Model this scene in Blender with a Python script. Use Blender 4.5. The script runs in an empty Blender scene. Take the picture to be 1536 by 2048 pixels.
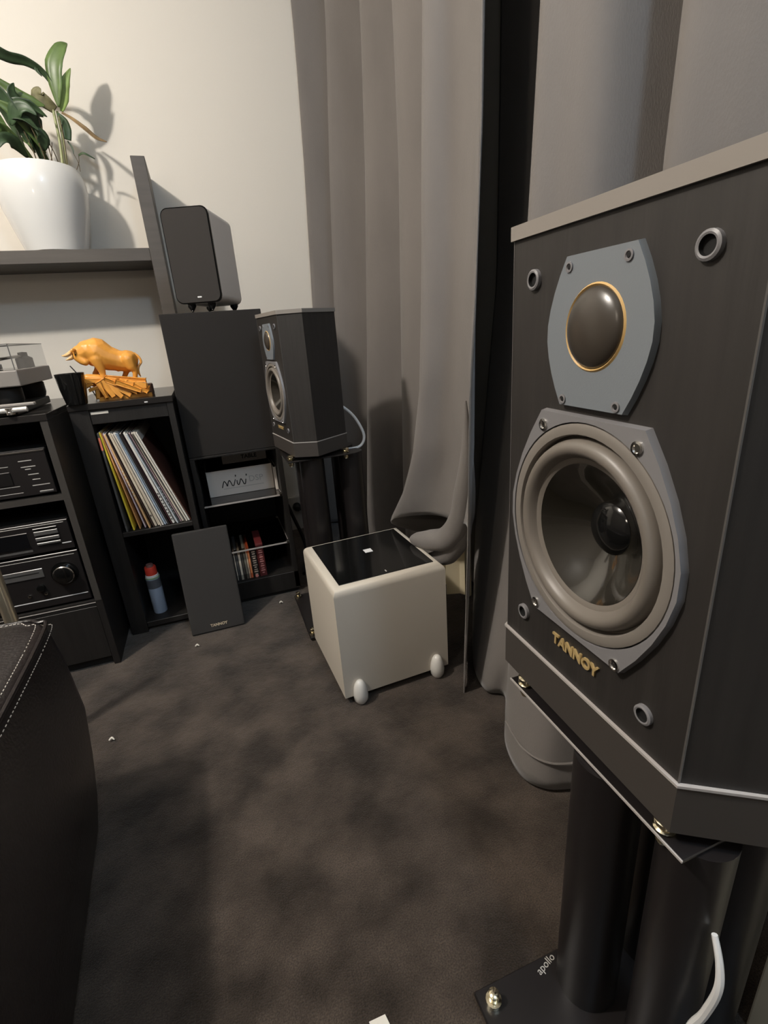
import bpy, bmesh, math, random
from mathutils import Vector, Matrix
random.seed(7)
C = bpy.context.scene.collection
PI = math.pi

# ------------------------------------------------------------------ camera
cam_d = bpy.data.cameras.new('camera')
cam = bpy.data.objects.new('camera', cam_d); C.objects.link(cam)
YAW, PITCH, ROLL, FPX = 0.3166, 0.3530, -0.0749, 991.2
fw = Vector((math.sin(YAW)*math.cos(PITCH), math.cos(YAW)*math.cos(PITCH), -math.sin(PITCH)))
rt = Vector((math.cos(YAW), -math.sin(YAW), 0))
up = rt.cross(fw)
r3 = rt*math.cos(ROLL) + up*math.sin(ROLL)
u3 = up*math.cos(ROLL) - rt*math.sin(ROLL)
M = Matrix((r3, u3, -fw)).transposed().to_4x4()
M.translation = (0, 0, 0.9)
cam.matrix_world = M
cam_d.sensor_fit = 'HORIZONTAL'; cam_d.sensor_width = 36
cam_d.lens = FPX/1536*36
cam_d.clip_start = 0.02
bpy.context.scene.camera = cam

# ------------------------------------------------------------------ world, lamps, exposure
w = bpy.data.worlds.new('world'); bpy.context.scene.world = w; w.use_nodes = True
w.node_tree.nodes['Background'].inputs[0].default_value = (0.75, 0.85, 1, 1)
w.node_tree.nodes['Background'].inputs[1].default_value = 0.3
def lamp(name, kind, loc, energy, col, size, target=None):
    l = bpy.data.lights.new(name, kind); l.energy = energy; l.color = col
    if kind == 'AREA': l.shape = 'DISK'; l.size = size
    else: l.shadow_soft_size = size
    o = bpy.data.objects.new(name, l); C.objects.link(o); o.location = loc
    if target is not None:
        o.rotation_euler = (Vector(target)-Vector(loc)).to_track_quat('-Z', 'Y').to_euler()
    return o
lamp('ceiling_lamp', 'POINT', (-1.10, 0.75, 2.3), 114, (1.0, 0.93, 0.845), 0.05)
lamp('floor_lamp', 'POINT', (-0.90, -0.25, 1.42), 7, (1.0, 0.86, 0.70), 0.06)
lamp('cool_ceiling_lamp', 'POINT', (0.40, -0.60, 2.25), 34, (0.58, 0.78, 1.0), 0.10)
vs = bpy.context.scene.view_settings
vs.view_transform = 'Standard'; vs.look = 'None'; vs.gamma = 1; vs.use_curve_mapping = False
vs.exposure = 0.0

# ------------------------------------------------------------------ materials
MATS = {}
def mat(name, col, rough=0.5, metal=0.0, spec=0.5, var=0.0, scale=20.0, bump=0.0, bscale=200.0,
        sheen=0.0, coat=0.0, trans=0.0, emit=0.0, stretch=None, col2=None, transl=0.0):
    if name in MATS: return MATS[name]
    m = bpy.data.materials.new(name); m.use_nodes = True
    nt = m.node_tree; b = nt.nodes['Principled BSDF']
    b.inputs['Base Color'].default_value = (*col, 1); b.inputs['Roughness'].default_value = rough
    b.inputs['Metallic'].default_value = metal; b.inputs['Specular IOR Level'].default_value = spec
    b.inputs['Sheen Weight'].default_value = sheen; b.inputs['Coat Weight'].default_value = coat
    b.inputs['Coat Roughness'].default_value = 0.05
    b.inputs['Transmission Weight'].default_value = trans
    tc = nt.nodes.new('ShaderNodeTexCoord'); mp = nt.nodes.new('ShaderNodeMapping')
    nt.links.new(tc.outputs['Object'], mp.inputs['Vector'])
    if stretch: mp.inputs['Scale'].default_value = stretch
    if var > 0:
        n = nt.nodes.new('ShaderNodeTexNoise'); n.inputs['Scale'].default_value = scale; n.inputs['Detail'].default_value = 6
        nt.links.new(mp.outputs[0], n.inputs['Vector'])
        r = nt.nodes.new('ShaderNodeValToRGB')
        c2 = col2 or tuple(min(1, c*(1+var)) for c in col)
        c1 = tuple(c*(1-var) for c in col) if not col2 else col
        r.color_ramp.elements[0].position = 0.32; r.color_ramp.elements[1].position = 0.68
        r.color_ramp.elements[0].color = (*c1, 1); r.color_ramp.elements[1].color = (*c2, 1)
        nt.links.new(n.outputs['Fac'], r.inputs['Fac']); nt.links.new(r.outputs['Color'], b.inputs['Base Color'])
    if bump > 0:
        n2 = nt.nodes.new('ShaderNodeTexNoise'); n2.inputs['Scale'].default_value = bscale; n2.inputs['Detail'].default_value = 4
        nt.links.new(mp.outputs[0], n2.inputs['Vector'])
        bp = nt.nodes.new('ShaderNodeBump'); bp.inputs['Strength'].default_value = bump; bp.inputs['Distance'].default_value = 0.004
        nt.links.new(n2.outputs['Fac'], bp.inputs['Height']); nt.links.new(bp.outputs[0], b.inputs['Normal'])
    if emit > 0:
        b.inputs['Emission Color'].default_value = (*col, 1); b.inputs['Emission Strength'].default_value = emit
    MATS[name] = m
    return m
def glass(name, col, mix=0.85, rough=0.02):
    m = bpy.data.materials.new(name); m.use_nodes = True; nt = m.node_tree
    for n in list(nt.nodes):
        if n.type != 'OUTPUT_MATERIAL': nt.nodes.remove(n)
    t = nt.nodes.new('ShaderNodeBsdfTransparent'); t.inputs[0].default_value = (*col, 1)
    g = nt.nodes.new('ShaderNodeBsdfGlossy'); g.inputs['Roughness'].default_value = rough
    f = nt.nodes.new('ShaderNodeFresnel'); f.inputs['IOR'].default_value = 1.5
    mx = nt.nodes.new('ShaderNodeMixShader')
    nt.links.new(f.outputs[0], mx.inputs[0]); nt.links.new(t.outputs[0], mx.inputs[1]); nt.links.new(g.outputs[0], mx.inputs[2])
    nt.links.new(mx.outputs[0], nt.nodes['Material Output'].inputs['Surface'])
    return m

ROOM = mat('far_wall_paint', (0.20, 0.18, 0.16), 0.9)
WALL = mat('wall_paint', (0.74, 0.70, 0.63), 0.9, bump=0.08, bscale=350)
CEIL = mat('ceiling_paint', (0.58, 0.56, 0.53), 0.9)
SKIRT = mat('skirting_paint', (0.55, 0.53, 0.49), 0.6)
BLACKWOOD = mat('black_wood', (0.014, 0.0125, 0.0115), 0.5, var=0.25, scale=60, stretch=(1, 1, 0.08), bump=0.1, bscale=250)
CABVINYL = mat('speaker_vinyl', (0.024, 0.0212, 0.019), 0.55, var=0.15, scale=80, stretch=(1, 1, 0.06), bump=0.15, bscale=120)
PLINTH = mat('plinth_grey', (0.055, 0.048, 0.043), 0.45)
CAP = mat('cap_sheen_grey', (0.26, 0.235, 0.21), 0.5)  # grey stands in for light reflected by the black cap moulding
EDGE = mat('edge_grey', (0.42, 0.39, 0.37), 0.45)
BAFFLE = mat('driver_plate_grey', (0.185, 0.205, 0.225), 0.42, bump=0.06, bscale=900)
BAFFLE2 = mat('woofer_frame_grey', (0.20, 0.195, 0.20), 0.40, bump=0.06, bscale=900)
RUBBER = mat('surround_rubber', (0.17, 0.15, 0.128), 0.42)
GASKET = mat('gasket', (0.20, 0.18, 0.158), 0.5)
CONE = mat('cone_polymer', (0.016, 0.014, 0.010), 0.22, coat=1.0, spec=0.6)
DOME = mat('dome_fabric', (0.050, 0.041, 0.032), 0.30, spec=0.7)
GOLD = mat('gold', (0.60, 0.44, 0.20), 0.42, metal=0.35)
GOLDRING = mat('gold_ring', (0.65, 0.42, 0.16), 0.45)
CHROME = mat('chrome', (0.8, 0.78, 0.74), 0.15, metal=1.0)
BRASSY = mat('bolt_brass', (0.8, 0.72, 0.52), 0.18, metal=1.0)
BLACK = mat('black_gloss', (0.006, 0.006, 0.006), 0.12, coat=0.3)
BLACKM = mat('black_matte', (0.009, 0.0085, 0.008), 0.6)
HOLE = mat('hole_black', (0.002, 0.002, 0.002), 0.8)
STEEL = mat('stand_black_steel', (0.012, 0.010, 0.010), 0.35)
WHITEPL = mat('white_plastic', (0.78, 0.78, 0.78), 0.3)
CABLEW = mat('cable_white', (0.80, 0.80, 0.79), 0.4)
CABLEB = mat('cable_black', (0.008, 0.008, 0.008), 0.45)
SUBW = mat('sub_white', (0.60, 0.55, 0.47), 0.5, bump=0.05, bscale=300)
SUBFOOT = mat('sub_foot', (0.72, 0.70, 0.66), 0.15, coat=0.6)
CURT = mat('curtain_velvet', (0.172, 0.156, 0.143), 0.85, var=0.07, scale=9, bump=0.15, bscale=500, sheen=0.2, stretch=(1, 1, .35))
LINING = mat('lining_cream', (0.75, 0.66, 0.46), 0.8)
LEATHER = mat('couch_leather', (0.013, 0.0095, 0.0095), 0.34, bump=0.25, bscale=180)
THREAD = mat('couch_thread', (0.55, 0.50, 0.44), 0.7)
POT = mat('pot_white', (0.78, 0.78, 0.76), 0.25, coat=0.4)
SOIL = mat('soil', (0.06, 0.035, 0.02), 0.95, bump=0.8, bscale=80)
LEAF = mat('leaf_green', (0.09, 0.145, 0.042), 0.4, var=0.4, scale=18)
LEAFD = mat('leaf_dark', (0.035, 0.065, 0.028), 0.45, var=0.5, scale=25)
LEAFB = mat('leaf_brown', (0.20, 0.13, 0.055), 0.6, var=0.4, scale=30)
STEMM = mat('stem_green', (0.30, 0.32, 0.14), 0.5)
SHELF = mat('shelf_grey_wood', (0.075, 0.066, 0.058), 0.5, var=0.12, scale=50, stretch=(0.1, 1, 1))
AMBER = mat('bull_amber', (0.74, 0.33, 0.055), 0.38, var=0.12, scale=25, bump=0.15, bscale=60)
QBODY = mat('q_body_grey', (0.74, 0.70, 0.66), 0.5, bump=0.1, bscale=600)
GRILLE = mat('grille_cloth', (0.030, 0.026, 0.023), 0.85, bump=0.3, bscale=1500)
GRILLET = mat('tower_cloth', (0.017, 0.0145, 0.013), 0.85, bump=0.3, bscale=1500)
GRILLE2 = mat('grille_cloth_slate', (0.030, 0.028, 0.027), 0.8, bump=0.3, bscale=1500)
TTGREY = mat('turntable_grey', (0.26, 0.24, 0.22), 0.5)
PANELGREY = mat('device_face', (0.016, 0.014, 0.014), 0.3)
DISPLAY = mat('display_grey', (0.09, 0.088, 0.086), 0.25)
MARK = mat('print_light', (0.50, 0.48, 0.45), 0.4)
CARDG = mat('card_grey', (0.72, 0.66, 0.60), 0.7)
CARDD = mat('card_dark', (0.72, 0.66, 0.60), 0.7)
PRINTB = mat('print_black', (0.01, 0.01, 0.01), 0.6)
PRINTG = mat('print_faint', (0.46, 0.43, 0.39), 0.6)
ACRYL = glass('clear_acrylic', (0.90, 0.91, 0.92))
DARKGLASS = mat('dark_glass', (0.010, 0.009, 0.009), 0.06, spec=0.8)
PAPER = mat('paper_white', (0.74, 0.70, 0.62), 0.8)
CREAM = mat('cream_paint', (0.62, 0.60, 0.50), 0.6)
TUBE = mat('champagne_metal', (0.60, 0.53, 0.40), 0.3, metal=0.9)

def carpet_mat():
    m = bpy.data.materials.new('carpet_pile'); m.use_nodes = True; nt = m.node_tree; b = nt.nodes['Principled BSDF']
    b.inputs['Roughness'].default_value = 0.95; b.inputs['Sheen Weight'].default_value = 0.25; b.inputs['Specular IOR Level'].default_value = 0.1
    tc = nt.nodes.new('ShaderNodeTexCoord')
    def noise(s, d): 
        n = nt.nodes.new('ShaderNodeTexNoise'); n.inputs['Scale'].default_value = s; n.inputs['Detail'].default_value = d
        nt.links.new(tc.outputs['Object'], n.inputs['Vector']); return n
    a = noise(9, 7); f = noise(420, 2); g = noise(60, 3)
    r = nt.nodes.new('ShaderNodeValToRGB'); r.color_ramp.elements[0].position = 0.36; r.color_ramp.elements[1].position = 0.66
    r.color_ramp.elements[0].color = (0.027, 0.020, 0.0150, 1); r.color_ramp.elements[1].color = (0.080, 0.062, 0.049, 1)
    nt.links.new(a.outputs['Fac'], r.inputs[0])
    r2 = nt.nodes.new('ShaderNodeValToRGB'); r2.color_ramp.elements[0].position = 0.3; r2.color_ramp.elements[1].position = 0.7
    r2.color_ramp.elements[0].color = (0.55, 0.55, 0.55, 1); r2.color_ramp.elements[1].color = (1.35, 1.33, 1.3, 1)
    nt.links.new(f.outputs['Fac'], r2.inputs[0])
    mx = nt.nodes.new('ShaderNodeMix'); mx.data_type = 'RGBA'; mx.blend_type = 'MULTIPLY'; mx.inputs[0].default_value = 1
    nt.links.new(r.outputs[0], mx.inputs[6]); nt.links.new(r2.outputs[0], mx.inputs[7]); nt.links.new(mx.outputs[2], b.inputs['Base Color'])
    ad = nt.nodes.new('ShaderNodeMath'); ad.operation = 'ADD'
    nt.links.new(f.outputs['Fac'], ad.inputs[0]); nt.links.new(g.outputs['Fac'], ad.inputs[1])
    bp = nt.nodes.new('ShaderNodeBump'); bp.inputs['Strength'].default_value = 0.5; bp.inputs['Distance'].default_value = 0.006
    nt.links.new(ad.outputs[0], bp.inputs['Height']); nt.links.new(bp.outputs[0], b.inputs['Normal'])
    return m
CARPET = carpet_mat()

# ------------------------------------------------------------------ mesh helpers
def ob(name, bm, m, parent=None, smooth=False, bevel=0.0, seg=2):
    if bevel > 0:
        bmesh.ops.bevel(bm, geom=[e for e in bm.edges if len(e.link_faces) == 2 and e.calc_face_angle(0) > 0.5], offset=bevel,
                        segments=seg, profile=0.5, affect='EDGES', clamp_overlap=True)
    bmesh.ops.recalc_face_normals(bm, faces=bm.faces)
    me = bpy.data.meshes.new(name); bm.to_mesh(me); bm.free()
    if m: me.materials.append(m)
    if smooth:
        for p in me.polygons: p.use_smooth = True
        try: me.set_sharp_from_angle(angle=math.radians(38))
        except Exception: pass
    o = bpy.data.objects.new(name, me); C.objects.link(o)
    if parent: o.parent = parent
    return o
def thing(name, label, cat, loc=(0, 0, 0), rz=0.0, group=None):
    o = bpy.data.objects.new(name, None); C.objects.link(o); o.empty_display_size = 0.05
    o.location = loc; o.rotation_euler = (0, 0, rz)
    return tag(o, label, cat, group)
def tag(o, label, cat, group=None):
    o['label'] = label; o['category'] = cat
    if group: o['group'] = group
    return o
def struct(o): o['kind'] = 'structure'; return o
def box(x0, x1, y0, y1, z0, z1, bm=None):
    bm = bm or bmesh.new()
    r = bmesh.ops.create_cube(bm, size=1)
    for v in r['verts']:
        v.co = Vector((x0+(v.co.x+.5)*(x1-x0), y0+(v.co.y+.5)*(y1-y0), z0+(v.co.z+.5)*(z1-z0)))
    return bm
def prism(pts, z0, z1, bm=None):
    bm = bm or bmesh.new()
    lo = [bm.verts.new((x, y, z0)) for x, y in pts]; hi = [bm.verts.new((x, y, z1)) for x, y in pts]
    bm.faces.new(lo[::-1]); bm.faces.new(hi)
    n = len(pts)
    for i in range(n): bm.faces.new((lo[i], lo[(i+1) % n], hi[(i+1) % n], hi[i]))
    return bm
def lathe(prof, n=32, bm=None, mtx=None, cap=True):
    """prof: list of (radius, height) round +Z."""
    bm = bm or bmesh.new(); rings = []
    for r, h in prof:
        if r < 1e-6: rings.append([bm.verts.new((0, 0, h))])
        else: rings.append([bm.verts.new((r*math.cos(2*PI*i/n), r*math.sin(2*PI*i/n), h)) for i in range(n)])
    for a, b in zip(rings, rings[1:]):
        for i in range(n):
            j = (i+1) % n
            if len(a) == 1 and len(b) > 1: bm.faces.new((a[0], b[i], b[j]))
            elif len(b) == 1 and len(a) > 1: bm.faces.new((a[i], b[0], a[j]))
            elif len(a) > 1: bm.faces.new((a[i], b[i], b[j], a[j]))
    if cap:
        for rg in (rings[0], rings[-1]):
            if len(rg) > 1: bm.faces.new(rg)
    if mtx is not None:
        for rg in rings:
            for v in rg: v.co = mtx @ v.co
    return bm
def spline(pts, n):
    pts = [Vector(p) for p in pts]; out = []
    m = len(pts)
    for i in range(m-1):
        p0, p1, p2, p3 = pts[max(i-1, 0)], pts[i], pts[i+1], pts[min(i+2, m-1)]
        for k in range(n):
            t = k/n
            out.append(0.5*((2*p1)+(p2-p0)*t+(2*p0-5*p1+4*p2-p3)*t*t+(3*p1-p0-3*p2+p3)*t**3))
    out.append(pts[-1]); return out
def tube(pts, rad, n=8, bm=None, sub=6):
    bm = bm or bmesh.new(); ps = spline(pts, sub) if sub > 1 else [Vector(p) for p in pts]
    m = len(ps); rs = rad if isinstance(rad, (list, tuple)) else [rad]*2
    rings = []; nrm = None
    for i, p in enumerate(ps):
        t = (ps[min(i+1, m-1)]-ps[max(i-1, 0)])
        t = t.normalized() if t.length > 1e-9 else Vector((0, 0, 1))
        if nrm is None: nrm = t.orthogonal().normalized()
        nrm = (nrm - t*nrm.dot(t)).normalized(); bi = t.cross(nrm)
        f = i/(m-1)*(len(rs)-1); k = min(int(f), len(rs)-2); r = rs[k]*(1-(f-k))+rs[k+1]*(f-k)
        rings.append([bm.verts.new(p+(nrm*math.cos(2*PI*j/n)+bi*math.sin(2*PI*j/n))*r) for j in range(n)])
    for a, b in zip(rings, rings[1:]):
        for j in range(n): bm.faces.new((a[j], a[(j+1) % n], b[(j+1) % n], b[j]))
    bm.faces.new(rings[0][::-1]); bm.faces.new(rings[-1])
    return bm
RX = lambda a: Matrix.Rotation(a, 4, 'X')
T = lambda x, y, z: Matrix.Translation((x, y, z))
OUT = RX(PI/2)          # lathe axis +Z -> -Y (out of a front face that looks along -Y)
def text_bm(s, size, extr=0.0006, italic=0.0, bold=0.0):
    cu = bpy.data.curves.new('t', 'FONT'); cu.body = s; cu.size = size; cu.extrude = extr; cu.align_x = 'CENTER'; cu.align_y = 'CENTER'
    cu.shear = italic; cu.offset = bold; cu.resolution_u = 3
    o = bpy.data.objects.new('t', cu); C.objects.link(o)
    dg = bpy.context.evaluated_depsgraph_get(); me = bpy.data.meshes.new_from_object(o.evaluated_get(dg))
    bm = bmesh.new(); bm.from_mesh(me)
    bpy.data.objects.remove(o); bpy.data.curves.remove(cu); bpy.data.meshes.remove(me)
    return bm
def xf(bm, mtx):
    for v in bm.verts: v.co = mtx @ v.co
    return bm

# ------------------------------------------------------------------ room
YW, XR, XL, YF, ZC = 2.33, 0.80, -3.0, -2.4, 2.5
struct(ob('floor', box(XL, XR, YF, YW, -0.05, 0), CARPET))
struct(ob('ceiling', box(XL, XR, YF, YW, ZC, ZC+.05), CEIL))
struct(ob('wall_back', box(XL, XR, YW, YW+.05, 0, ZC), WALL))
struct(ob('wall_right', box(XR, XR+.05, YF, YW, 0, ZC), WALL))
struct(ob('wall_left', box(XL-.05, XL, YF, YW, 0, ZC), ROOM))
struct(ob('wall_front', box(XL, XR, YF-.05, YF, 0, ZC), ROOM))
struct(ob('baseboard_back', prism([(XL, YW), (XR, YW), (XR, YW-.018), (XL, YW-.018)], 0, 0.165), SKIRT, bevel=0.004))

# ------------------------------------------------------------------ curtains
def curtain(name, label, cols, zbots, ztop=2.46, nz=44, nsub=7):
    """cols: control columns, each a list of (z, x, y) from top to bottom; zbots: where each column ends."""
    def at(col, z):
        if z >= col[0][0]:
            a, b = col[0], col[1]
            if len(col) > 1 and b[0] < a[0]:
                s = (z-a[0])*0.45/(a[0]-b[0]); return a[1]+(a[1]-b[1])*s, a[2]+(a[2]-b[2])*s
            return a[1], a[2]
        for a, b in zip(col, col[1:]):
            if z >= b[0]:
                s = (z-b[0])/(a[0]-b[0]); return b[1]+(a[1]-b[1])*s, b[2]+(a[2]-b[2])*s
        return col[-1][1], col[-1][2]
    bm = bmesh.new(); grid = []
    for k in range(nz+1):
        t = k/nz; ctl = []
        for c, zb in zip(cols, zbots):
            z = zb+(ztop-zb)*t**1.25
            x, y = at(c, z); ctl.append((x, y, z))
        sp = spline(ctl, nsub)
        grid.append([bm.verts.new(p) for p in sp])
    for a, b in zip(grid, grid[1:]):
        for i in range(len(a)-1): bm.faces.new((a[i], a[i+1], b[i+1], b[i]))
    o = ob(name, bm, CURT, None)
    for p in o.data.polygons: p.use_smooth = True
    sol = o.modifiers.new('thick', 'SOLIDIFY'); sol.thickness = 0.003; sol.offset = 1
    return tag(o, label, 'curtain') if label else o
def col(y, *zx): return [(z, x, y) for z, x in zx]
A_cols = [
    col(2.315, (1.6, .56), (1.0, .60)),
    col(2.300, (2.03, .564), (1.57, .536), (1.0, .497), (.3, .46)),
    col(2.235, (2.0, .72), (1.0, .68), (.2, .63)),
    col(2.150, (1.9, .624), (1.5, .590), (1.02, .556), (.65, .535), (.2, .517)),
    col(2.03, (1.8, .765), (1.0, .745), (.2, .72)),
    col(1.850, (1.76, .650), (1.40, .631), (.85, .589), (.2, .533)),
    col(1.70, (1.6, .775), (1.0, .77), (.3, .75)),
    col(1.550, (1.63, .634), (1.33, .629), (.84, .606), (.35, .584)),
    col(1.34, (1.6, .74), (1.0, .73), (.5, .70)),
    [(1.50, .535, 1.150), (1.25, .521, 1.150), (1.0, .509, 1.150), (.75, .496, 1.16), (.58, .485, 1.20), (.45, .478, 1.27), (.345, .462, 1.345)],
    [(1.50, .572, 1.06), (1.0, .552, 1.06), (.60, .545, 1.09), (.45, .53, 1.16), (.36, .52, 1.24)],
    [(1.50, .570, .985), (1.0, .548, .985), (.60, .55, 1.00), (.45, .545, 1.05), (.36, .54, 1.10)],
    [(1.50, .552, .942), (1.0, .530, .942), (.60, .520, .945), (.43, .518, .955)],
    [(1.45, .540, .925), (1.18, .533, .922), (.94, .519, .92), (.75, .503, .92), (.41, .497, .925), (.03, .490, .935)],
    [(1.45, .560, .955), (1.0, .540, .95), (.4, .515, .95), (.03, .508, .965)],
    [(1.45, .66, 1.16), (1.0, .645, 1.16), (.4, .62, 1.14), (.03, .585, 1.10)],
]
A_z = [.01, .01, .01, .01, .01, .01, .01, .01, .20, .338, .40, .42, .41, .012, .012, .012]
curtA = curtain('curtain', 'grey velvet curtain panel from wall corner to dark gap, hem bunched on white subwoofer', A_cols, A_z)
# the hem bunched over the subwoofer's rear corner
roll = ob('gathered_hem', tube([(.530, .985, .74), (.537, .995, .62), (.543, 1.020, .52), (.547, 1.050, .435), (.530, 1.09, .372), (.500, 1.14, .352), (.474, 1.175, .346), (.462, 1.19, .345)], [.002, .014, .026, .032, .033, .029, .020, .006], 14), CURT, curtA, smooth=True)
roll2 = ob('gathered_hem', tube([(.555, 1.035, .44), (.553, 1.07, .37), (.540, 1.11, .315), (.522, 1.15, .290), (.508, 1.18, .285)], [.016, .026, .028, .022, .008], 12), CURT, curtA, smooth=True)
B_cols = [
    [(1.4, .785, 1.27), (1.0, .78, 1.27), (.3, .70, 1.25), (0, .66, 1.20)],
    [(1.4, .755, 1.13), (1.0, .75, 1.13), (.3, .64, 1.11), (0, .560, 1.02)],
    [(1.4, .715, 1.00), (1.0, .705, 1.00), (.3, .59, .94), (.1, .55, .91), (0, .535, .915)],
    [(1.4, .680, .905), (1.0, .670, .905), (.3, .585, .86), (.1, .57, .86), (0, .568, .880)],
    [(1.4, .655, .850), (1.0, .645, .850), (.3, .575, .82), (0, .535, .82)],
    [(1.35, .576, .820), (1.15, .568, .820), (1.0, .560, .818), (.85, .548, .815), (.26, .515, .775), (0, .483, .735)],
    [(1.4, .586, .765), (1.0, .575, .765), (.26, .515, .70), (0, .469, .656)],
    [(1.4, .612, .705), (1.0, .60, .705), (.3, .545, .63), (0, .495, .612)],
    [(1.4, .70, .672), (1.0, .69, .672), (.3, .62, .605), (0, .545, .59)],
    [(1.4, .755, .650), (1.0, .75, .650), (.3, .66, .60), (0, .58, .58)],
    [(1.26, .645, .620), (1.08, .640, .620), (.4, .62, .585), (0, .60, .565)],
    [(1.4, .665, .540), (1.0, .66, .540), (0, .64, .52)],
    [(1.4, .72, .44), (1.0, .71, .44), (0, .70, .44)],
    [(1.4, .68, .34), (1.0, .67, .34), (0, .66, .34)],
    [(1.4, .72, .22), (1.0, .72, .22), (0, .71, .22)],
    [(1.4, .68, .08), (1.0, .68, .08), (0, .67, .08)],
]
B_z = [.01]*len(B_cols)
curtB = curtain('curtain', 'grey velvet curtain panel hanging behind the large near loudspeaker', B_cols, B_z)
hem = []
for c in B_cols[5:11]:
    a, b = c[-2], c[-1]; s = .075/max(a[0], .01); hem.append((b[1]+(a[1]-b[1])*s-.004, b[2]+(a[2]-b[2])*s-.004, .075))
ob('hem_seam', tube(hem, .0025, 6), CURT, curtB, smooth=True)
lin = bmesh.new(); rows = []
for k in range(2):
    rows.append([lin.verts.new((.675+.028*math.sin(i*1.15)+.012*math.sin(i*2.7), 1.275+i*.014, (.05, .47)[k])) for i in range(26)])
for i in range(25): lin.faces.new((rows[0][i], rows[0][i+1], rows[1][i+1], rows[1][i]))
tag(ob('lining_curtain', lin, LINING, smooth=True), 'cream lining fabric glimpsed between white subwoofer and grey curtain edge', 'curtain')

# ------------------------------------------------------------------ loudspeakers (hexagonal cabinets)
WF, HP, PL = 0.2756, 0.4703, 0.0582
CX = WF/2
def hexpts(inset=0.0, W=WF):
    i = inset
    c = 0.0504; dn = 0.0785; b0 = 0.022; dd = 0.236
    return [(0+i*.6, 0+i), (W-i*.6, 0+i), (W+c-i, dn), (W-b0-i*.6, dd-i), (b0+i*.6, dd-i), (-c+i, dn)]
def arcplate(hw, hh, hm, n=9):
    """barrel-hexagon outline: straight top and bottom of half width hw, bowed sides reaching hm."""
    L = []
    for k in range(n+1):
        t = -1+2*k/n; L.append((hw+(hm-hw)*(1-abs(t)**1.7), hh*t))
    return L+[(-x, z) for x, z in L[::-1]]
def plate_bm(outline, cx, cz, y0, y1):
    bm = bmesh.new()
    a = [bm.verts.new((cx+x, y1, cz+z)) for x, z in outline]; b = [bm.verts.new((cx+x*.985, y0, cz+z*.985)) for x, z in outline]
    n = len(a)
    bm.faces.new(b); bm.faces.new(a[::-1])
    for i in range(n): bm.faces.new((a[i], a[(i+1) % n], b[(i+1) % n], b[i]))
    return bm
def ringplate_bm(outline, cx, cz, y0, y1, r, n=64, shrink=.988):
    """plate with a round opening of radius r: outer outline resampled by angle."""
    def hit(a):
        d = (math.cos(a), math.sin(a)); best = None
        for (x1, z1), (x2, z2) in zip(outline, outline[1:]+outline[:1]):
            ex, ez = x2-x1, z2-z1; den = d[0]*ez-d[1]*ex
            if abs(den) < 1e-12: continue
            t = (x1*ez-z1*ex)/den; s = (x1*d[1]-z1*d[0])/den
            if t > 0 and -1e-6 <= s <= 1+1e-6 and (best is None or t < best): best = t
        return best
    angs = sorted(set([2*PI*i/n for i in range(n)]+[math.atan2(z, x) % (2*PI) for x, z in outline]))
    bm = bmesh.new(); R4 = []
    for a in angs:
        t = max(hit(a) or r*1.05, r*1.012); c, s = math.cos(a), math.sin(a)
        R4.append([bm.verts.new((cx+c*q, y, cz+s*q)) for q, y in ((t, y1), (t*shrink, y0), (r, y0), (r, y1))])
    m = len(R4)
    for i in range(m):
        A, B = R4[i], R4[(i+1) % m]
        for k in range(4): bm.faces.new((A[k], B[k], B[(k+1) % 4], A[(k+1) % 4]))
    return bm
def fr(cx, cz, y=0.0): return T(cx, y, cz) @ OUT
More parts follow.
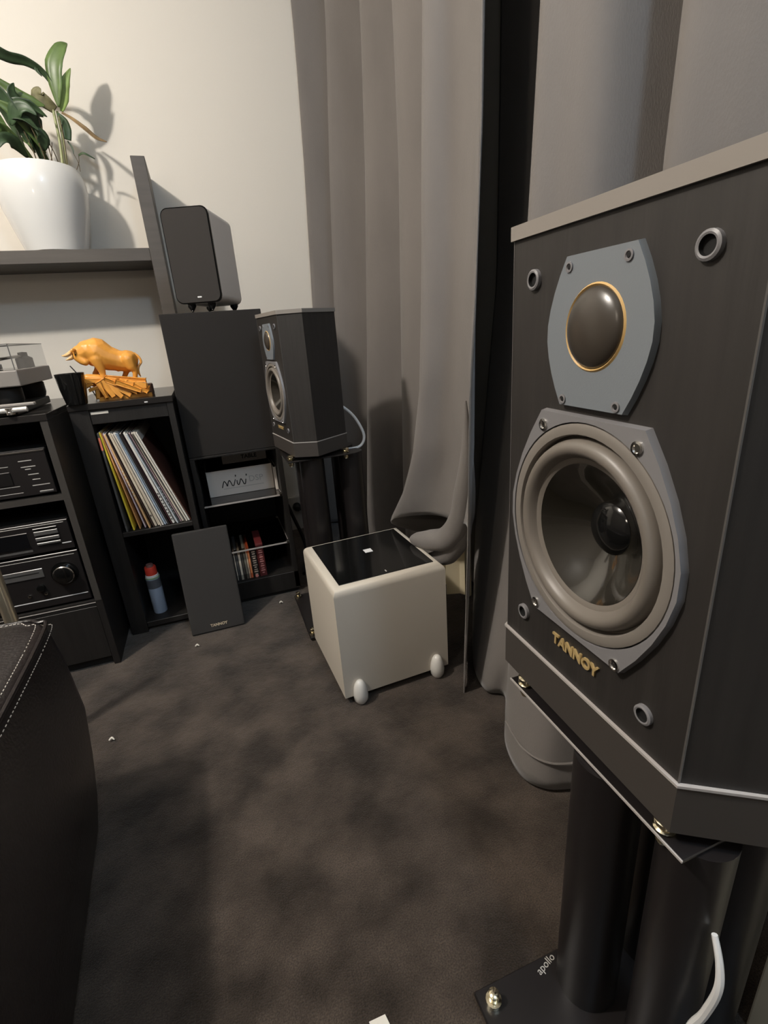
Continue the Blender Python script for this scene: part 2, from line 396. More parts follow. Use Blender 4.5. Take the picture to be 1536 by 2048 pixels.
def speaker(label, loc, rz, sc=1.0):
    t = thing('loudspeaker', label, 'speaker', loc, rz); t.scale = (sc, sc, sc)
    cb = prism([(x, y+(.0 if y > .01 else .0004)) for x, y in hexpts()], PL, PL+HP)
    bmesh.ops.delete(cb, geom=[f for f in cb.faces if f.calc_center_median().y < .01], context='FACES')
    ob('cabinet', cb, CABVINYL, t)
    ob('baffle', ringplate_bm([(-.135, -(.244-PL)), (WF-.135, -(.244-PL)), (WF-.135, PL+HP-.244), (-.135, PL+HP-.244)], .135, .244, 0, .012, .1128, shrink=1.0), CABVINYL, t)
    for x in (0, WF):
        ob('corner_highlight', box(x-.0007, x+.0007, -.0004, .0016, PL, PL+HP), mat('corner_highlight_grey', (.09, .084, .08), .4), t)  # paler strip paints the light caught along the front vertical edges
    ob('plinth', prism(hexpts(-.002), 0, PL-.002), PLINTH, t, bevel=0.0015, seg=1)
    ob('plinth_highlight', prism(hexpts(-.0035), PL-.002, PL+.0008), EDGE, t)  # pale strip paints the highlight on the plinth's upper bevel
    ob('top_cap', prism(hexpts(-.0035), PL+HP, PL+HP+.0135), CAP, t, smooth=True, bevel=0.0062, seg=4)
    # tweeter
    tw = ob('tweeter_plate', plate_bm(arcplate(.0415, .0665, .066), .135, .436, -.006, 0), BAFFLE, t, smooth=True, bevel=.002, seg=2)
    ob('gold_ring', lathe([(.0335, .0055), (.0355, .0075), (.0375, .0055)], 40, mtx=fr(.135, .440), cap=False), GOLDRING, tw, smooth=True)
    ob('dome', lathe([(.0345, .0045)]+[(.0345*math.cos(a), .0045+.012*math.sin(a)) for a in (0.25, .5, .75, 1.0, 1.25, 1.45)]+[(0, .0165)], 36, mtx=fr(.135, .440)), DOME, tw, smooth=True)
    for sx, sz in ((.0985, .4925), (.1685, .4925), (.0985, .376), (.1685, .376)):
        s = ob('screw', lathe([(.0046, .0058), (.0046, .0072), (.003, .0074), (.0024, .0064), (0, .0064)], 14, mtx=fr(sx, sz)), BAFFLE2, tw, smooth=True)
        ob('screw_recess', lathe([(.0022, .0066), (.0018, .0070), (0, .0070)], 12, mtx=fr(sx, sz)), HOLE, tw)
    # woofer
    wx, wz = .135, .244
    wp = ob('woofer_frame', ringplate_bm(arcplate(.069, .119, .1205), wx, wz, -.007, 0, .1135), BAFFLE2, t, smooth=True, bevel=.0015, seg=2)
    f = lambda p: lathe(p, 56, mtx=fr(wx, wz), cap=False)
    ob('gasket_ring', f([(.1125, .001), (.1120, .0065), (.1085, .0078), (.1018, .0070), (.1008, .0050), (.1006, -.006)]), GASKET, wp, smooth=True)
    ob('surround', f([(.1006, -.0055), (.0978, -.0050), (.0968, .0030), (.0945, .0080), (.0905, .0110), (.0860, .0110), (.0820, .0080), (.0795, .0035), (.0780, .0010), (.0755, .0005), (.0715, -.0020)]), RUBBER, wp, smooth=True)
    ob('cone', f([(.0722, -.001), (.065, -.006), (.055, -.0145), (.045, -.0220), (.035, -.0285), (.027, -.0325)]), CONE, wp, smooth=True)
    ob('dust_cap', lathe([(.0275, -.032), (.0255, -.0300), (.021, -.0275), (.013, -.0252), (.006, -.0242), (0, -.0240)], 32, mtx=fr(wx, wz), cap=False), BLACK, wp, smooth=True)
    for sx, sz in ((.0715, .347), (.1975, .346), (.0705, .134), (.1975, .132)):
        ob('screw', lathe([(.0062, .0068), (.0062, .0085), (.0042, .0088), (.0034, .0074), (0, .0074)], 16, mtx=fr(sx, sz)), CHROME, wp, smooth=True)
    for sx, sz in ((.039, .488), (.2335, .489), (.039, .102), (.2325, .099)):
        s = ob('grille_socket', lathe([(.0100, -.001), (.0098, .0035), (.0080, .0045), (.0066, .0040)], 24, mtx=fr(sx, sz), cap=False), BAFFLE2, t, smooth=True)
        ob('socket_hole', lathe([(.0066, .0040), (.0062, .0006), (0, .0005)], 20, mtx=fr(sx, sz), cap=False), HOLE, s, smooth=True)
    ob('badge', xf(text_bm('TANNOY', .0172, .0012, bold=.0006), T(.135, -.0012, .1005) @ RX(PI/2)), GOLD, t)
    return t
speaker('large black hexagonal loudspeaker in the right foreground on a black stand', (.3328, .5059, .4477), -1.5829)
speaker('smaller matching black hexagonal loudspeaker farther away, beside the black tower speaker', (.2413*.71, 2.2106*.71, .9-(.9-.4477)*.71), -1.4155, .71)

def stand(label, loc, rz, plate, base, cols_, top=.4325, mark=False, edge=.02, bi=.020, em=None):
    """plate/base given as (x0,x1,y0,y1) in world-aligned local metres."""
    t = thing('speaker_stand', label, 'stand', loc, rz)
    x0, x1, y0, y1 = plate
    ob('top_plate', box(x0, x1, y0, y1, top-.004, top), STEEL, t, bevel=.001, seg=1)
    tr = ob('plate_edge', box(x0-.0012, x0+.0004, y0, y1, top-.0023, top+.0001), em or EDGE, t)
    for q, (x, y) in enumerate(((x0+.011, y1-.020), (x0+.011, y0+edge), (x1-.02, y1-.02), (x1-.02, y0+.02))):
        ob('bolt', lathe([(.0085, top), (.0105, top+.0025), (.0065, top+.005), (.0105, top+.008), (.0105, top+.012), (.006, top+.0147)], 14, mtx=T(x, y, 0)), BRASSY, t, smooth=True)
        ob('bolt', lathe([(.0, top-.0195), (.0055, top-.0175), (.0075, top-.0125), (.0065, top-.004)], 14, mtx=T(x, y, 0)), BRASSY, t, smooth=True)
    for x, y, r in cols_:
        ob('column', lathe([(r, .014), (r, top-.004)], 28, mtx=T(x, y, 0)), STEEL, t, smooth=True)
    a0, a1, b0, b1 = base
    ob('base_plate', box(a0, a1, b0, b1, .006, .014), STEEL, t, bevel=.0015, seg=1)
    for x, y in ((a0+bi, b1-.02), (a0+bi, b0+.02), (a1-bi, b1-.02), (a1-bi, b0+.02)):
        ob('spike', lathe([(0, 0), (.006, .006), (.006, .014), (.011, .0145), (.011, .021), (.006, .022), (.0075, .024), (.0075, .034), (.0045, .036), (0, .036)], 14, mtx=T(x, y, 0)), BRASSY, t, smooth=True)
    if mark:
        ob('maker_mark', xf(text_bm('apollo', .014, .0003), T(.316, .366, .0145) @ Matrix.Rotation(.30, 4, 'Z')), MARK, t)
    return t
stand('black steel speaker stand with round columns under the large near loudspeaker', (0, 0, 0), 0, (.327, .575, .212, .487), (.203, .50, .03, .376),
      [(.358, .332, .0395), (.372, .232, .034), (.470, .335, .036), (.470, .245, .034)], mark=True, edge=.030)
stand('black steel speaker stand under the farther loudspeaker behind the white subwoofer', (.166, 1.335, 0), 0, (.012, .205, .035, .235), (0, .30, 0, .292),
      [(.085, .075, .036), (.085, .165, .036), (.205, .085, .036), (.205, .185, .036)], top=.5685, bi=.012, em=STEEL)
tag(ob('speaker_cable', tube([(.355, 1.47, .698), (.371, 1.45, .692), (.405, 1.45, .656), (.429, 1.45, .600), (.413, 1.45, .567), (.366, 1.45, .5635)], .0042, 8), CABLEW, smooth=True), 'white cable looping out behind the farther loudspeaker', 'cable')
tag(ob('speaker_cable', tube([(.362, .193, .338), (.360, .182, .313), (.358, .177, .284), (.356, .182, .236), (.350, .189, .187), (.34, .175, .10), (.33, .150, .0195)], [.0028, .0042, .0042, .0042], 8), CABLEW, smooth=True), 'white cable hanging by the columns of the near speaker stand', 'cable')

# ------------------------------------------------------------------ white subwoofer
SW, SD, SH = .2991, .3019, .3107
sub = thing('subwoofer', 'cream white cube subwoofer with black glass top standing on the carpet', 'subwoofer', (.1932, 1.0196, 0), .0485)
bm = box(0, SW, 0, SD, .02, .02+SH)
tope = [e for e in bm.edges if all(v.co.z > .3 for v in e.verts)]
bmesh.ops.bevel(bm, geom=tope, offset=.02, segments=5, profile=.5, affect='EDGES')
ob('cabinet', bm, SUBW, sub, smooth=True)
gl = ob('glass_top', box(.022, SW-.022, .022, SD-.022, .3295, .3325), BLACK, sub, bevel=.0008, seg=1)
ob('label_sticker', box(.142, .164, .160, .182, .3325, .3330), WHITEPL, gl)
ob('logo_mark', box(.148, .151, .030, .040, .3325, .3328), MARK, gl)
for x, y in ((.040, -.006), (.262, -.006), (.04, SD+.006), (.26, SD+.006)):
    ob('foot', lathe([(0, .068), (.007, .066), (.013, .058), (.0175, .044), (.0195, .027), (.0185, .012), (.013, .002), (.008, 0)], 24, mtx=T(x, y, 0)), SUBFOOT, sub, smooth=True)
ob('base_panel', box(.02, SW-.02, .02, SD-.02, .004, .02), BLACKM, sub)
ob('knob', lathe([(.004, 0), (.004, .012), (.0055, .013), (.0055, .017), (0, .018)], 12, mtx=T(SW, .20, .295) @ Matrix.Rotation(PI/2, 4, 'Y')), CHROME, sub, smooth=True)

# ------------------------------------------------------------------ AV rack and black tower speaker on it
rk = thing('media_rack', 'black open rack with glass shelves under the black tower speaker', 'rack', (-.093, 1.68, 0))
RW, RD = .293, .33
ob('side_panel', box(0, .015, 0, RD, .02, .546), BLACKWOOD, rk, bevel=.001, seg=1)
ob('side_panel', box(RW-.017, RW, 0, RD, .02, .546), BLACKWOOD, rk, bevel=.001, seg=1)
ob('top_board', box(0, RW, .0, RD, .546, .553), BLACKWOOD, rk, bevel=.001, seg=1)
ob('back_panel', box(.015, RW-.017, RD-.008, RD, .084, .530), BLACKM, rk)
ob('base_box', box(0, RW, 0, RD, .015, .084), BLACKWOOD, rk, bevel=.001, seg=1)
ob('foot', box(.01, RW-.01, .01, RD-.01, 0, .015), BLACKM, rk)
for z in (.380, .200):
    g = ob('glass_shelf', box(.016, RW-.018, .004, RD-.02, z, z+.005), DARKGLASS if z > .3 else glass('smoked_glass', (.55, .52, .50)), rk)
    ob('glass_edge', box(.016, RW-.018, .002, .004, z, z+.005), EDGE, g)
    ob('glass_edge', box(RW-.0195, RW-.018, .004, RD-.03, z+.005, z+.0056), EDGE, g)
    for y in (.002, RD-.045):
        ob('shelf_clip', box(RW-.027, RW-.0172, y, y+.012, z-.002, z+.010), CHROME, g, bevel=.001, seg=1)
tw = thing('tower_speaker', 'black box speaker with full cloth front standing on the glass shelf rack', 'speaker', (-.093, 1.68, .553))
ob('cabinet', box(.002, .291, .012, .33, 0, .4325), BLACKWOOD, tw, bevel=.0015, seg=1)
ob('grille', box(0, .293, 0, .012, .001, .4325), GRILLET, tw, bevel=.002, seg=2)

def carton(name, label, x0, x1, y0, y1, z0, z1, m):
    t = thing(name, label, 'box', (x0, y0, z0))
    ob('carton', box(0, x1-x0, 0, y1-y0, 0, z1-z0), m, t, bevel=.0012, seg=1)
    ob('lid_seam', box(-.0004, x1-x0+.0004, -.0004, y1-y0, (z1-z0)*.985, z1-z0), m, t)
    return t
mb = carton('carton_box', 'pale cardboard box lettered mini on the upper glass shelf', -.0555, .1700, 1.775, 1.985, .3852, .478, CARDG)
def stroke(pts, r, m, par): return ob('print', tube(pts, r, 6, sub=5), m, par, smooth=True)
K = .0016
W1 = [(.046, .030), (.052, .046), (.056, .052), (.061, .044), (.064, .034), (.068, .046), (.073, .053), (.078, .044), (.081, .034), (.086, .034), (.091, .046), (.094, .054)]
W2 = [(.099, .050), (.099, .038), (.103, .033), (.108, .042), (.113, .053), (.118, .044), (.121, .034), (.126, .034), (.130, .050)]
pr = lambda L: [(x, -.0008, z) for x, z in L]
stroke(pr(W1), K, PRINTB, mb); stroke(pr(W2), K, PRINTB, mb)
for x, z in ((.096, .064), (.133, .062)): stroke(pr([(x, z), (x+.001, z+.006)]), K*1.1, PRINTB, mb)
ob('print', xf(text_bm('DSP', .030, .0002), T(.165, -.0003, .048) @ RX(PI/2)), PRINTG, mb)
ob('print', box(.05, .19, -.0003, 0, .0235, .0255), PRINTG, mb)
tb = carton('carton_box', 'dim grey box lettered TABLE lying on top of the pale mini box', .006, .165, 1.862, 1.978, .4782, .5215, CARDD)
ob('print', xf(text_bm('TABLE', .020, .0003, bold=.0004), T(.096, -.0006, .0190) @ RX(PI/2)), PRINTB, tb)
carton('carton_box', 'narrow pale box squeezed beside the mini box against the rack side', .172, .181, 1.745, 1.88, .3852, .470, CARDG)

# compact discs in the bottom bay
cd_cols = [((.02, .02, .02), .010), ((.45, .40, .34), .004), ((.03, .03, .03), .010), ((.42, .37, .30), .009), ((.03, .025, .02), .009), ((.10, .09, .07), .010), ((.75, .42, .28), .005), ((.72, .16, .06), .009)]
x = -.026
ordn = ['first', 'second', 'third', 'fourth', 'fifth', 'sixth', 'seventh', 'eighth', 'ninth', 'tenth', 'eleventh', 'twelfth', 'thirteenth', 'fourteenth', 'fifteenth', 'sixteenth', 'seventeenth', 'eighteenth', 'nineteenth', 'twentieth', 'twenty first', 'twenty second', 'twenty third', 'twenty fourth', 'twenty fifth', 'twenty sixth']
cdn = ['black', 'thin pale grey', 'black and glossy', 'pale beige', 'dark brown', 'dark olive', 'thin salmon', 'bright orange red']
for i, (c, wd) in enumerate(cd_cols):
    t = thing('disc_case', f'{cdn[i]} disc case, {ordn[i]} from the left on the rack floor', 'disc case', (x, 1.700, .084), 0, 'disc cases in the bottom of the rack')
    ob('case', box(0, wd-.0008, 0, .135, 0, .118+.004*((i*7) % 3)/2), mat(f'cd_{i}', c, .3), t, bevel=.0006, seg=1)
    ob('spine_label', box(.001, wd-.0018, -.0003, 0, .02, .10), mat(f'cds_{i}', tuple(min(1, q*2.2+.03) for q in c), .4), t)
    x += wd
for j, (lab, c, pc, wd) in enumerate((('black book with pale lettered spine beside the orange disc case', (.02, .015, .014), (.62, .50, .40), .024), ('dark red book with pink lettered spine, rightmost on the rack floor', (.12, .02, .02), (.70, .33, .30), .026))):
    t = thing('book', lab, 'book', (x, 1.697, .084))
    ob('cover', box(0, wd-.001, 0, .14, 0, .116+.012*j), mat(f'bk_{j}', c, .4), t, bevel=.001, seg=1)
    pm = mat(f'bkp_{j}', pc, .5); z = .012
    for k in range(11):
        wz = (.010, .014, .012, .008, .015, .011, .013, .009, .014, .010, .012)[(k+3*j) % 11]
        ob('letter', box(wd/2-wz/2, wd/2+wz/2, -.0004, 0, z, z+.0035+.0012*(k % 2)), pm, t); z += .0088
    if j == 0: ob('emblem', lathe([(0, 0), (.006, 0), (.006, .0006), (0, .0006)], 14, mtx=T(wd/2, 0, .0065) @ OUT), mat('emblem_pink', (.85, .32, .28), .5), t)
    x += wd

# ------------------------------------------------------------------ small rounded speaker on top of the tower
q = thing('bookshelf_speaker', 'small grey rounded speaker on conical feet atop the black tower speaker', 'speaker', (-.036, 1.728, .9855), -.35)
QW, QD, QH = .137, .215, .252
def rrect(x0, x1, z0, z1, r, n=7):
    P = []
    for cx, cz, a0 in ((x1-r, z0+r, -PI/2), (x1-r, z1-r, 0), (x0+r, z1-r, PI/2), (x0+r, z0+r, PI)):
        for k in range(n+1): a = a0+PI/2*k/n; P.append((cx+r*math.cos(a), cz+r*math.sin(a)))
    return P
def rprism(P, y0, y1, bm=None):
    bm = bm or bmesh.new()
    a = [bm.verts.new((x, y0, z)) for x, z in P]; b = [bm.verts.new((x, y1, z)) for x, z in P]; n = len(P)
    bm.faces.new(a); bm.faces.new(b[::-1])
    for i in range(n): bm.faces.new((a[i], b[i], b[(i+1) % n], a[(i+1) % n]))
    return bm
F0 = .026
ob('cabinet', rprism(rrect(.0, QW, F0, F0+QH, .021), .006, QD), QBODY, q, smooth=True, bevel=.003, seg=2)
ob('trim_ring', rprism(rrect(-.0005, QW+.0005, F0-.0005, F0+QH+.0005, .0212), .0, .006), BLACK, q, smooth=True)
ob('grille', rprism(rrect(.003, QW-.003, F0+.003, F0+QH-.003, .019), -.004, .0), GRILLE, q, smooth=True, bevel=.0015, seg=2)
ob('badge', rprism(rrect(.0655, .0785, F0+.0145, F0+.0185, .0018, 4), -.0052, -.004), WHITEPL, q)
for x, y in ((.034, .022), (.096, .022), (.034, .19), (.115, .19)):
    ob('foot', lathe([(.0045, 0), (.0045, .003), (.0015, .0035), (.0065, .010), (.0125, .019), (.0135, F0+.001)], 18, mtx=T(x, y, 0)), BLACK, q, smooth=True)
    ob('foot_pad', lathe([(.007, 0), (.007, .0022), (.003, .003)], 14, mtx=T(x, y, 0)), CHROME, q, smooth=True)

# ------------------------------------------------------------------ leaning speaker grille
gr = thing('speaker_grille', 'dark grey cloth speaker grille leaning on the rack by the carpet', 'grille', (-.188, 1.530, .0))
gr.rotation_euler = (math.radians(-12), 0, 0)
ob('cloth_panel', box(0, .170, 0, .016, .003, .345), GRILLE2, gr, bevel=.004, seg=2)
ob('badge', xf(text_bm('TANNOY', .0125, .0007, bold=.0004), T(.088, -.0012, .024) @ RX(PI/2)), mat('badge_gold', (.62, .52, .38), .45, metal=.2), gr)

# ------------------------------------------------------------------ record cabinet
rc = thing('record_cabinet', 'black open cabinet holding the leaning row of records', 'cabinet', (-.378, 1.632, 0))
UW, UD, UH = .276, .36, .7597
ob('side_panel', box(0, .050, 0, UD, .0, .742), BLACKWOOD, rc, bevel=.001, seg=1)
ob('side_panel', box(UW-.018, UW, 0, UD, .0, .742), BLACKWOOD, rc, bevel=.001, seg=1)
top = ob('top_board', box(-.001, UW+.002, -.004, UD, .742, UH), mat('black_gloss_board', (.02, .018, .017), .22), rc, bevel=.001, seg=1)
ob('back_panel', box(.05, UW-.018, UD-.01, UD, .02, .742), BLACKWOOD, rc)
ob('shelf', box(.05, UW-.018, .004, UD-.01, .344, .359), BLACKWOOD, rc, bevel=.001, seg=1)
ob('bottom_board', box(.05, UW-.018, .004, UD-.01, .015, .034), BLACKWOOD, rc, bevel=.001, seg=1)
ob('top_rail', box(.05, UW-.018, .003, .018, .700, .742), BLACKWOOD, rc, bevel=.001, seg=1)
ob('sticker', box(.053, .099, .0018, .003, .728, .735), PAPER, rc)
ob('sticker', box(.200, .209, -.0052, -.004, .747, .7505), WHITEPL, top)

recs = [('clear plastic', (.10, .10, .10), .007), ('yellow', (.82, .66, .06), .006), ('orange', (.80, .42, .16), .004), ('pale lilac', (.66, .58, .66), .005),
        ('orange and white', (.80, .50, .25), .006), ('dark brown', (.06, .035, .03), .004), ('cream', (.70, .62, .50), .008), ('off white', (.72, .66, .56), .006),
        ('beige', (.66, .58, .48), .005), ('white', (.74, .70, .64), .006), ('pale blue', (.46, .56, .68), .005), ('blue grey', (.36, .45, .55), .004),
        ('black', (.015, .010, .010), .008), ('dark plum', (.05, .015, .02), .004), ('bright white', (.80, .77, .72), .008), ('grey', (.38, .38, .38), .004),
        ('blue white', (.55, .60, .66), .005), ('charcoal', (.08, .08, .085), .004), ('mauve', (.40, .28, .30), .004), ('ivory', (.76, .71, .61), .007),
        ('dark grey', (.16, .15, .14), .003), ('pale ivory', (.74, .69, .60), .006), ('soft white', (.78, .74, .67), .006), ('reddish brown', (.12, .045, .030), .003)]
nrec = len(recs)
# bottoms spread along the shelf, tops pushed together to the left
xb = -.3190; XT0 = -.3265
widths = [r[2] for r in recs]; tot = sum(widths); span = .1945; gaps = (span-tot)/nrec
xbs = []; xx = -.3165
for i, wd in enumerate(widths):
    g = (.010, .0095, .009, .0065, .0045)[i] if i < 5 else 0
    xbs.append(xx); xx += wd+g
scale = (-.1215-xbs[0])/(xx-xbs[0])
cum = [-.3255]
for wd in widths[1:]: cum.append(cum[-1]+wd*.86)
for i, (cn, c, wd) in enumerate(recs):
    px = xbs[0]+(xbs[i]-xbs[0])*scale
    lean = math.asin(max(-.6, min(.6, (px-cum[i])/.313)))
    t = thing('record', f'{cn} record sleeve leaning left, {ordn[i]} from the left in the cabinet', 'record', (px, 1.640+.004*((i*5) % 4), .3595+wd*math.sin(abs(lean))*0.0), 0, 'records leaning in the cabinet')
    t.rotation_euler = (0, -lean, 0)
    hh = .312+.0035*((i*3) % 4)/3
    wd2 = wd*.80
    ob('sleeve', box(0, wd2, 0, .300, 0, hh), mat(f'rec_{i}', c, .55, coat=.0), t, bevel=.0007, seg=1)
    ob('inner_edge', box(wd2*.3, wd2*.7, .004, .296, hh, hh+.0018), PAPER, t)
    if cn in ('orange and white', 'bright white', 'cream', 'grey', 'charcoal'):
        pc = {'orange and white': (.75, .72, .66), 'bright white': (.05, .05, .05), 'cream': (.05, .04, .03), 'grey': (.05, .05, .06), 'charcoal': (.45, .45, .47)}[cn]
        pm = mat(f'recp_{i}', pc, .6)
        nn = 9 if cn != 'cream' else 1
        z0 = .10 if cn == 'orange and white' else (.012 if cn == 'bright white' else .035)
        for k in range(nn): ob('spine_print', box(wd2*.22, wd2*.78, -.0004, 0, z0+k*.0115, z0+k*.0115+.0055), pm, t)
    if cn == 'clear plastic': ob('spine_sticker', box(.0, wd2, -.0008, .0, .262, .300), mat('rec_pink', (.78, .22, .14), .5), t)
can = thing('spray_can', 'pale blue spray can with red cap inside the lower cabinet bay', 'spray can', (-.287, 1.70, .0342))
ob('can_body', lathe([(.021, 0), (.0225, .003), (.0225, .130), (.020, .140)], 24), mat('can_blue', (.34, .42, .55), .3), can, smooth=True)
ob('label_band', lathe([(.0228, .096), (.0228, .128)], 24, cap=False), mat('can_band', (.10, .11, .13), .4), can, smooth=True)
ob('green_rim', lathe([(.0225, .131), (.0235, .133), (.0225, .136)], 24, cap=False), mat('can_green', (.30, .50, .25), .4), can, smooth=True)
ob('shoulder', lathe([(.0218, .136), (.0205, .142), (.0165, .145)], 24), WHITEPL, can, smooth=True)
ob('cap', lathe([(.0185, .143), (.0185, .168), (.0165, .172), (0, .172)], 24), mat('can_red', (.70, .06, .035), .35), can, smooth=True)
ob('nozzle', lathe([(.012, .172), (.011, .180), (0, .181)], 16), mat('can_cap_grey', (.22, .12, .11), .4), can, smooth=True)

# mug
mug = thing('mug', 'glossy black mug standing on the record cabinet beside the orange bull', 'mug', (-.352, 1.64, UH))
ob('body', lathe([(.0, .0), (.0245, .0), (.0270, .002), (.0335, .045), (.0370, .086), (.0350, .086), (.0315, .045), (.025, .006), (0, .005)], 32), BLACK, mug, smooth=True)

# ------------------------------------------------------------------ bull figurine
def organic(name, blobs, m, parent, voxel=.0022, smooth=6, sub=False):
    """union of tapered capsules (chains of (x,y,z,r)) remeshed to one continuous skin."""
    bm = bmesh.new()
    for ch in blobs:
        pts = []
        if len(ch) == 1: pts = [ch[0]]
        for a, b in zip(ch, ch[1:]):
            L = math.dist(a[:3], b[:3]); n = max(2, int(L/(.35*min(a[3], b[3])))+1)
            for k in range(n+1): pts.append(tuple(a[i]+(b[i]-a[i])*k/n for i in range(4)))
        for x, y, z, r in pts:
            bmesh.ops.create_icosphere(bm, subdivisions=2, radius=r, matrix=T(x, y, z))
    me = bpy.data.meshes.new('tmp'); bm.to_mesh(me); bm.free()
    o = bpy.data.objects.new('tmp', me); C.objects.link(o)
    r = o.modifiers.new('r', 'REMESH'); r.mode = 'VOXEL'; r.voxel_size = voxel
    s = o.modifiers.new('s', 'SMOOTH'); s.iterations = smooth; s.factor = .5
    dg = bpy.context.evaluated_depsgraph_get(); me2 = bpy.data.meshes.new_from_object(o.evaluated_get(dg))
    bpy.data.objects.remove(o); bpy.data.meshes.remove(me)
    me2.name = name; me2.materials.clear(); me2.materials.append(m)
    for p in me2.polygons: p.use_smooth = True
    o2 = bpy.data.objects.new(name, me2); C.objects.link(o2); o2.parent = parent
    return o2
bull = thing('bull_figurine', 'carved orange bull figurine standing on a rocky orange base on the record cabinet', 'figurine', (-.235, 1.72, UH))
dz = -.7597; ox = .235; ZB = .006
P = lambda x, y, z, r: (x+ox, y, z+dz+ZB*0, r)
torso = [P(-.210, 0, .862, .031), P(-.235, 0, .868, .031), P(-.262, 0, .878, .037), P(-.283, 0, .895, .041)]
rump = [P(-.207, 0, .866, .030), P(-.203, 0, .868, .027)]
neck = [P(-.285, 0, .899, .036), P(-.305, -.004, .900, .031), P(-.322, -.008, .893, .024)]
head = [P(-.326, -.009, .897, .021), P(-.329, -.013, .887, .017), P(-.322, -.020, .876, .013), P(-.315, -.024, .870, .010)]
body = [torso, rump, neck, head,
    [P(-.290, -.004, .878, .024), P(-.298, -.006, .872, .016)],
    [P(-.284, -.022, .876, .020), P(-.279, -.026, .852, .012), P(-.277, -.026, .836, .0085), P(-.279, -.027, .818, .0075), P(-.281, -.028, .813, .0085)],
    [P(-.288, .020, .872, .018), P(-.292, .022, .852, .011), P(-.300, .022, .842, .008), P(-.306, .022, .834, .008)],
    [P(-.203, -.018, .868, .021), P(-.198, -.022, .849, .015), P(-.190, -.022, .836, .0085), P(-.195, -.022, .816, .0068), P(-.198, -.023, .802, .0085)],
    [P(-.212, .018, .860, .019), P(-.217, .020, .842, .012), P(-.222, .020, .830, .0075), P(-.231, .020, .815, .0075)],
    [P(-.236, -.004, .846, .007), P(-.238, -.004, .840, .005)]]
ob_body = organic('body', body, AMBER, bull)
ob('horn', tube([(-.345+ox, -.020, .900+dz), (-.352+ox, -.026, .895+dz), (-.362+ox, -.026, .892+dz), (-.370+ox, -.022, .893+dz)], [.006, .005, .001], 8), mat('horn_pale', (.78, .50, .22), .4), bull, smooth=True)
ob('horn', tube([(-.343+ox, .006, .893+dz), (-.352+ox, .012, .886+dz), (-.362+ox, .012, .882+dz), (-.369+ox, .008, .880+dz)], [.006, .005, .001], 8), mat('horn_pale', (.78, .50, .22), .4), bull, smooth=True)
ob('ear', tube([(-.332+ox, -.026, .906+dz), (-.338+ox, -.034, .905+dz), (-.342+ox, -.037, .900+dz)], [.003, .005, .001], 8), AMBER, bull, smooth=True)
ob('tail', tube([(-.186+ox, 0, .884+dz), (-.174+ox, -.004, .872+dz), (-.171+ox, -.006, .858+dz), (-.180+ox, -.010, .846+dz), (-.184+ox, -.012, .832+dz), (-.180+ox, -.012, .816+dz)], [.0045, .0038, .0034, .0034, .0042, .001], 8), AMBER, bull, smooth=True)
for yy in (-.0245,): ob('eye', lathe([(0, 0), (.002, .001), (0, .002)], 8, mtx=T(-.334+ox, -.0285, .893+dz) @ OUT), BLACKM, bull)
# rock: a core under a fan of split slabs
core = [[P(-.295, .005, .778, .022), P(-.270, .0, .790, .026), P(-.230, .0, .783, .026), P(-.190, .0, .778, .022), P(-.172, .0, .772, .018)],
        [P(-.322, -.012, .826, .012), P(-.295, -.01, .820, .015), P(-.262, -.005, .805, .018)], [P(-.322, .005, .812, .009), P(-.285, .004, .800, .016)],
        [P(-.300, .022, .825, .011), P(-.262, .02, .802, .016), P(-.228, .02, .798, .014)], [P(-.222, -.015, .795, .012), P(-.185, -.015, .790, .010)]]
rock = organic('rock_base', core, AMBER, bull, voxel=.003, smooth=2)
random.seed(3)
def slab(p, d, L, wd, th, roll):
    d = Vector(d).normalized(); s = d.cross(Vector((0, -1, 0))).normalized(); n = s.cross(d)
    R = Matrix((d, s, n)).transposed().to_4x4(); R.translation = Vector(p)
    bm = box(0, L, -wd/2, wd/2, -th/2, th/2)
    for v in bm.verts:
        if v.co.x > L*.9: v.co.y *= .72; v.co.z *= .7
    for v in bm.verts: v.co += Vector((random.uniform(-1, 1), random.uniform(-1, 1), random.uniform(-1, 1)))*.0012
    xf(bm, R @ Matrix.Rotation(roll, 4, 'X')); return bm
fan = [(-.27, -8, .105, .016), (-.272, -15, .110, .015), (-.270, -22, .098, .016), (-.274, -30, .092, .015), (-.277, -39, .080, .015), (-.281, -50, .066, .014), (-.286, -62, .054, .014), (-.292, -74, .048, .013),
       (-.245, -12, .075, .015), (-.240, -20, .076, .015), (-.245, -27, .070, .016), (-.225, -10, .060, .014), (-.218, -19, .058, .014), (-.222, -30, .052, .015), (-.205, -14, .045, .013), (-.2, -35, .042, .014)]
for k, (x0, ang, L, wd) in enumerate(fan):
    a = math.radians(ang); zz = .822-abs(x0+.272)*.34-.002*(k % 3)
    yy = -.026-.0022*(k % 4)-(.012 if k > 7 else 0)-.0025*(-ang/20)
    L = min(L, (zz-.762)/max(1e-3, -math.sin(a))) if ang < -5 else L
    ob('rock_slab', slab((x0+ox, yy, zz+dz), (math.cos(a), -.10, math.sin(a)), L, wd*.92, .012, random.uniform(-.25, .25)), AMBER, bull, bevel=.0018, seg=1)
for (x0, z0, ang, L, wd) in ((-.268, .818, 178, .060, .013), (-.274, .806, 196, .052, .012), (-.30, .795, 262, .03, .014), (-.312, .812, 205, .02, .012)):
    a = math.radians(ang)
    ob('rock_slab', slab((x0+ox, -.028, z0+dz), (math.cos(a), -.05, math.sin(a)), L, wd, .012, .1), AMBER, bull, bevel=.0018, seg=1)
